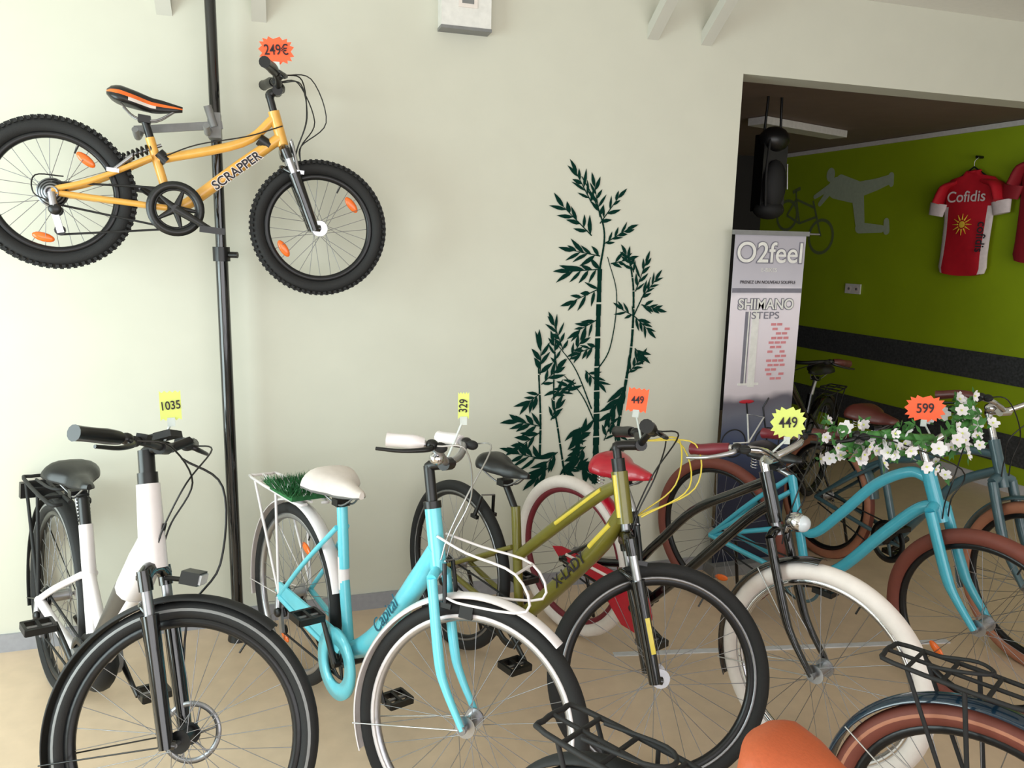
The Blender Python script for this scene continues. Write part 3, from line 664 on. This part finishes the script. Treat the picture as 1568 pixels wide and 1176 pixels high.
# ---------------------------------------------------------------- bamboo decal on the back wall
YD=YW-.003
def W(u,v): return (1.50+(u-912)/308-.00013*(740-v), .52+(740-v)/315+.00025*(912-u)-.06*max(0,(740-v)/485)**2)
mb=MB();lay=[0]
def wpoly(pts,mk='decal_green'):
    lay[0]+=1;y=YD-.000003*lay[0]
    mb.add([(x,y,z) for x,z in pts],[tuple(range(len(pts)))],mk,False)
def stalk(pts,w0,w1,seg=True):
    P=[np.array(W(*p)) for p in pts];Q=cat([(p[0],0,p[1]) for p in P],8);Q=[np.array((p[0],p[2])) for p in Q];n=len(Q)
    for i in range(n-1):
        a_,b_=Q[i],Q[i+1];d_=b_-a_;L=np.linalg.norm(d_)+1e-9;nn_=np.array((-d_[1],d_[0]))/L;w=(w0+(w1-w0)*i/n)/308/2
        g=.04 if (seg and i%3==0) else 0;a2=a_+d_*g*4
        wpoly([a2+nn_*w*1.15,b_+nn_*w*(1.15 if seg and i%3==2 else .95),b_-nn_*w*(1.15 if seg and i%3==2 else .95),a2-nn_*w*1.15])
def leaf(u,v,ang,L,w):
    x,z=W(u,v);L/=308;w/=308;d_=np.array((math.cos(ang),math.sin(ang)));n_=np.array((-d_[1],d_[0]));o=np.array((x,z));bend=random.uniform(-.08,.08)*L
    pts=[o,o+d_*L*.25+n_*(w*.45+bend*.4),o+d_*L*.5+n_*(w*.5+bend*.6),o+d_*L*.78+n_*(w*.25+bend*.4),o+d_*L,o+d_*L*.78-n_*(w*.28-bend*.4),o+d_*L*.5-n_*(w*.5-bend*.6),o+d_*L*.25-n_*(w*.42-bend*.4)]
    wpoly(pts)
def cluster(u,v,du,dv,n=6,L=30,w=7,spread=1.1):
    base=math.atan2(-dv,du);w*=.9
    stalk([(u,v),(u+du*.6,v+dv*.6),(u+du,v+dv)],1.6,.8,False)
    for i in range(n):
        t=(i+.3)/n;uu=u+du*t;vv=v+dv*t;sd=1 if i%2 else -1
        leaf(uu,vv,base+sd*spread*random.uniform(.45,.9)*(1-.45*t),L*random.uniform(.6,1.05),w*random.uniform(.7,1.1))
    leaf(u+du,v+dv,base+random.uniform(-.2,.2),L*.9,w)
stalk([(911,742),(913,640),(914,540),(918,400)],9.5,6);stalk([(918,400),(925,345),(912,300),(890,262)],3,1.2,False)
stalk([(946,662),(960,580),(970,510),(972,430),(965,380)],5,2);stalk([(972,470),(990,430),(1000,405)],2,1,False)
stalk([(822,700),(824,640),(822,560)],3.5,2);stalk([(862,730),(852,660),(845,600),(850,490)],3,1.5);stalk([(905,620),(880,560),(850,520)],2,1,False)
stalk([(913,560),(935,520),(945,440),(930,380)],2,1,False);stalk([(914,650),(890,600),(862,570)],2,1,False)
for c_ in [(905,300,-22,-40,8,26,6),(918,320,-8,-44,7,24,6),(918,330,28,-42,6,22,6),(905,350,-42,-38,8,28,7),(925,360,34,-24,7,24,6),(918,380,-40,-4,7,28,7),(920,400,-48,8,8,30,7),(918,430,-40,22,6,26,7),
 (935,390,26,-8,5,22,6),(972,400,-12,-26,6,20,5.5),(975,430,16,-46,7,22,5.5),(985,440,22,-30,7,22,5.5),(985,450,24,4,6,22,6),(975,470,-22,-10,5,20,5),(975,470,20,18,6,24,6),(975,520,10,10,5,24,6),
 (912,480,-28,18,6,24,6),(912,520,-26,12,6,24,6),(860,530,-14,-40,8,22,6),(850,560,-4,-40,6,22,6),(870,545,18,-30,5,20,6),
 (824,570,2,-40,6,32,8),(826,585,22,-22,5,28,7),(822,600,-14,12,5,28,7),(845,600,24,-10,5,24,6),(880,580,-30,14,6,24,6),(895,560,20,18,6,24,6),
 (965,560,18,-22,7,24,6),(960,580,-14,30,6,30,8),(950,600,-14,28,5,28,8),(940,640,8,20,4,24,7),
 (824,650,-34,-6,7,32,8),(822,660,-30,22,5,30,8),(840,640,8,-20,5,26,7),(850,690,-20,20,6,32,9),(870,680,22,-22,6,30,8),(885,650,-6,30,6,30,8),(895,680,-22,24,6,32,9),(822,700,-34,-6,7,34,8),(835,715,-18,16,6,32,9),(860,720,24,-8,6,30,8),(888,700,10,22,5,28,8),(930,700,14,-12,5,26,7),(925,670,12,-30,5,24,6)]:
    cluster(*c_)
mb.build('wall_decal_bamboo',fix=False)
# ---------------------------------------------------------------- roll-up banner
bx0,bx1=2.15,2.555;by=3.29
root=empty('rollup_banner',Matrix.Translation((2.352,by,0)))
mb=MB();mb.box((0,0,.90),(bx1-bx0,.003,1.70),'banner');mb.build('print',root)
mb=MB();mb.box((0,0,1.755),(.43,.02,.022),'grey_plastic');mb.box((0,.0,.03),(.44,.11,.06),'grey_plastic');mb.tube([(0,.015,.05),(0,.015,1.75)],.008,'steel');mb.tube([(.2,.0,1.755),(.28,.0,1.755)],.005,'steel')
mb.box((-.10,-.0025,1.19),(.03,.002,.36),'banner_grey');mb.box((-.094,-.0028,1.19),(.007,.002,.36),'plastic_white');mb.box((-.07,-.0025,1.005),(.12,.002,.012),'plastic_white');mb.box((-.055,-.0022,1.19),(.04,.002,.40),'plastic_white')
for r_ in range(13):
    for c_ in range(3):
        if (r_*7+c_*3)%5==0: continue
        mb.box((.035+c_*.036+(r_%2)*.012+r_*.0015,-.0026,1.03+r_*.023),(.029,.002,.012),'pale_red_brick')
mb.box((0,-.0025,1.475),(.40,.002,.022),'banner_grey')
for x,z in((-.13,.70),(.07,.70)):
    mb.lathe((x,-.003,z),[(.075,-.001),(.075,.001),(.069,.001),(.069,-.001)],'black',32)
mb.tube([(-.13,-.003,.7),(-.04,-.003,.7),(.04,-.003,.83),(-.06,-.003,.85),(-.04,-.003,.7)],.005,'plastic_white',n=5);mb.tube([(-.06,-.003,.85),(-.07,-.003,.91)],.004,'black',n=5);mb.ell((-.07,-.003,.915),(.045,.002,.010),'red');mb.tube([(.07,-.003,.7),(.03,-.003,.88),(.06,-.003,.93)],.004,'black',n=5)
mb.build('artwork',root)
RX=Matrix.Rotation(pi/2,4,'X')
text('O2feel',.14,'banner_grey',root,Matrix.Translation((0,-.003,1.655))@RX,bold=.006);text('O2feel',.14,'plastic_white',root,Matrix.Translation((0,-.005,1.655))@RX,bold=.001)
text('E-BIKES',.028,'plastic_white',root,Matrix.Translation((0,-.004,1.575))@RX);text('PRENEZ UN NOUVEAU SOUFFLE',.022,'ink',root,Matrix.Translation((0,-.0045,1.515))@RX)
text('SHIMANO',.072,'banner_grey',root,Matrix.Translation((0,-.003,1.405))@RX,bold=.005);text('SHIMANO',.072,'plastic_white',root,Matrix.Translation((0,-.005,1.405))@RX,bold=.001);text('STEPS',.05,'banner_grey',root,Matrix.Translation((0,-.004,1.35))@RX,sx=1.3)
# ---------------------------------------------------------------- hanging bag in the annex
bx,byy,bz=2.98,4.24,2.14
mb=MB();mb.box((bx,byy,bz),(.17,.10,.46),'black');mb.ell((bx,byy-.02,bz+.20),(.10,.08,.08),'black');mb.ell((bx,byy-.06,bz-.07),(.08,.05,.15),'matte_black');mb.ell((bx,byy-.02,bz-.22),(.10,.08,.06),'matte_black')
for x in(-.06,.06): mb.tube([(bx+x,byy,bz+.2),(bx+x*.8,byy,2.595)],.008,'black')
mb.tube([(bx-.06,byy-.07,bz+.2),(bx-.085,byy-.09,bz),(bx-.06,byy-.07,bz-.2)],.008,'matte_black',curve=4);mb.tube([(bx+.05,byy-.105,bz+.05),(bx+.055,byy-.115,bz-.1)],.005,'silver');mb.build('hanging_backpack')
# ---------------------------------------------------------------- artificial grass planter
rk=CC.mx;o=rk@Vector((-.0,0,CC.R+.390));root=empty('artificial_grass_planter',Matrix.Translation(o)@rk.to_3x3().to_4x4())
mb=MB();mb.box((0,0,.015),(.19,.15,.025),'grass')
for i in range(2200):
    x=random.uniform(-.105,.105);y=random.uniform(-.09,.09);hh=random.uniform(.008,.034);an=random.uniform(0,2*pi);dx,dy=math.cos(an)*.0025,math.sin(an)*.0025;lx,ly=random.uniform(-.02,.02)+x*.15,random.uniform(-.02,.02)+y*.15
    mb.add([(x-dx,y-dy,.022),(x+dx,y+dy,.022),(x+lx,y+ly,.027+hh)],[(0,1,2)],'petal' if i%23==0 else 'grass',False)
mb.build('grass',root,fix=False)
# ---------------------------------------------------------------- flower garland
c0=np.array(GG.ax(.63,.04))
mb=MB()
for sd in(-1,1):
    P=cat([c0+np.array((a_,b_*sd,d_)) for a_,b_,d_ in GH],8);mb.tube([GG.world_front(p+np.array((0,0,.0))) for p in P[6:]],.014,'leaf',n=6)
    for i in range(60):
        bias=30 if i%2 else (24 if sd<0 else 12)
        p=P[min(len(P)-1,int(random.triangular(5,len(P)-1,bias)))]+np.array([random.gauss(.01,.028),random.gauss(0,.03),random.gauss(-.01 if i%3 else -.06,.035)])
        w_=GG.world_front(p)
        nrm=Vector((random.gauss(0,.6),-1+random.gauss(0,.4),random.gauss(.2,.5))).normalized();t1=nrm.orthogonal().normalized();t2=nrm.cross(t1)
        if i%3!=2:
            r=random.uniform(.018,.028);ph=random.random()*6
            for q_ in range(5):
                an=ph+2*pi*q_/5;d1=t1*math.cos(an)+t2*math.sin(an);d2=nrm.cross(d1)
                mb.add([w_,w_+d1*r*.55+d2*r*.44+nrm*.004,w_+d1*r+d2*r*.26+nrm*.008,w_+d1*r*1.02-d2*r*.26+nrm*.008,w_+d1*r*.55-d2*r*.44+nrm*.004],[(0,1,2,3,4)],'petal',True)
            mb.ell(w_+nrm*.004,(.004,.004,.004),'neon_yellow',n=6,m=4)
        for q_ in range(4):
            an=random.uniform(0,6.28);d1=(t1*math.cos(an)+t2*math.sin(an)-nrm*.3).normalized();d2=nrm.cross(d1);r=random.uniform(.028,.048)
            mb.add([w_,w_+d1*r*.5+d2*r*.24,w_+d1*r,w_+d1*r*.5-d2*r*.24],[(0,1,2,3)],'leaf',True)
mb.build('flower_garland',fix=False)
# ---------------------------------------------------------------- price tags
def tag(base,off,w,hh,mk,txt,star,tilt=0,vert=False,ts=.05):
    base=Vector(base);pos=base+Vector(off)
    face=Vector((-pos.x*.6,-pos.y,0)).normalized();rt=Vector((0,0,1)).cross(face)
    mx=Matrix(((rt.x,0,face.x,pos.x),(rt.y,0,face.y,pos.y),(0,1,0,pos.z),(0,0,0,1)))@Matrix.Rotation(tilt,4,'Z')
    root=empty('price_tag',mx);mb=MB();N=15;pts=[]
    if star:
        for i in range(2*N):
            t=pi*i/N;k_=1.0 if i%2 else .80;pts.append((w/2*k_*abs(math.cos(t))**.7*(1 if math.cos(t)>0 else -1),hh/2*k_*abs(math.sin(t))**.7*(1 if math.sin(t)>0 else -1)))
    else:
        for i in range(9): pts.append((-w/2+w*i/8,hh/2-(.006 if i%2 else 0)))
        for i in range(9): pts.append((w/2-w*i/8,-hh/2+(.006 if i%2 else 0)))
    n=len(pts);vs=[(x,y,0) for x,y in pts]+[(x,y,-.0015) for x,y in pts]
    mb.add(vs,[tuple(range(n)),tuple(range(n,2*n))[::-1]]+[(i,(i+1)%n,n+(i+1)%n,n+i) for i in range(n)],mk,False)
    bl=mx.inverted()@base
    mb.box((0,-hh/2-.004,.001),(.02,.025,.004),'clear');mb.tube([(0,-hh/2,-.001),(bl.x*.5,(bl.y-hh/2)*.5,bl.z*.5),tuple(bl)],.0035,'clear',n=6,curve=4)
    mb.build('card',root)
    text(txt,ts,'ink',root,Matrix.Translation((0,0,.0025))@(Matrix.Rotation(pi/2*.97,4,'Z') if vert else Matrix.Rotation(.08,4,'Z')),bold=.0004,sx=.8)
def bc(b,dx=0,dz=0,dy=0): return b.world_front(b.barc+Vector((dx,dy,dz)))
tag(bc(AA,-.0,.01),(.0,0,.13),.125,.095,'neon_orange','249€',True,ts=.05)
tag(bc(BB_,0,.02),(.02,0,.10),.055,.085,'neon_yellow','1035',False,ts=.034)
tag(bc(CC,0,.02),(.045,0,.15),.032,.08,'neon_yellow','329',False,vert=True,ts=.034)
tag(bc(DD,0,.02),(-.02,0,.13),.065,.08,'neon_orange','449',False,ts=.034,tilt=-.1)
tag(bc(FF,0,.02),(.05,0,.095),.115,.11,'neon_yellow','449',True,ts=.05)
tag(bc(GG,0,.02),(-.045,0,.11),.14,.10,'neon_orange','599',True,ts=.05)
# ---------------------------------------------------------------- lights
def area(name,loc,rot,sx,sy,e,col=(1,1,1)):
    l=bpy.data.lights.new(name,'AREA');l.shape='RECTANGLE';l.size=sx;l.size_y=sy;l.energy=e;l.color=col
    o=bpy.data.objects.new(name,l);o.location=loc;o.rotation_euler=rot;COL.objects.link(o);return o
area('window_light_left',(-2.56,1.55,1.3),(0,-pi/2,0),2.0,2.6,120,(.84,1,.99))
area('window_light_front',(0.6,-2.5,1.45),(pi/2,0,0),6.5,2.2,126,(1,.965,.965))
w=bpy.data.worlds.new('World');bpy.context.scene.world=w;w.use_nodes=True;bg=w.node_tree.nodes['Background'];bg.inputs[0].default_value=(.85,.93,1,1);bg.inputs[1].default_value=1.0
# ---------------------------------------------------------------- camera
phi,p,r=map(math.radians,(17.466,10.287,1.240));H=1.673
F=Vector((math.sin(phi)*math.cos(p),math.cos(phi)*math.cos(p),-math.sin(p)));R0=Vector((math.cos(phi),-math.sin(phi),0));U0=R0.cross(F)
Rv=math.cos(r)*R0+math.sin(r)*U0;Uv=-math.sin(r)*R0+math.cos(r)*U0
cam=bpy.data.cameras.new('camera');co=bpy.data.objects.new('camera',cam);COL.objects.link(co)
co.matrix_world=Matrix(((Rv.x,Uv.x,-F.x,0),(Rv.y,Uv.y,-F.y,0),(Rv.z,Uv.z,-F.z,H),(0,0,0,1)))
cam.lens=36*1177/1568;cam.sensor_width=36;cam.clip_start=.05
bpy.context.scene.camera=co
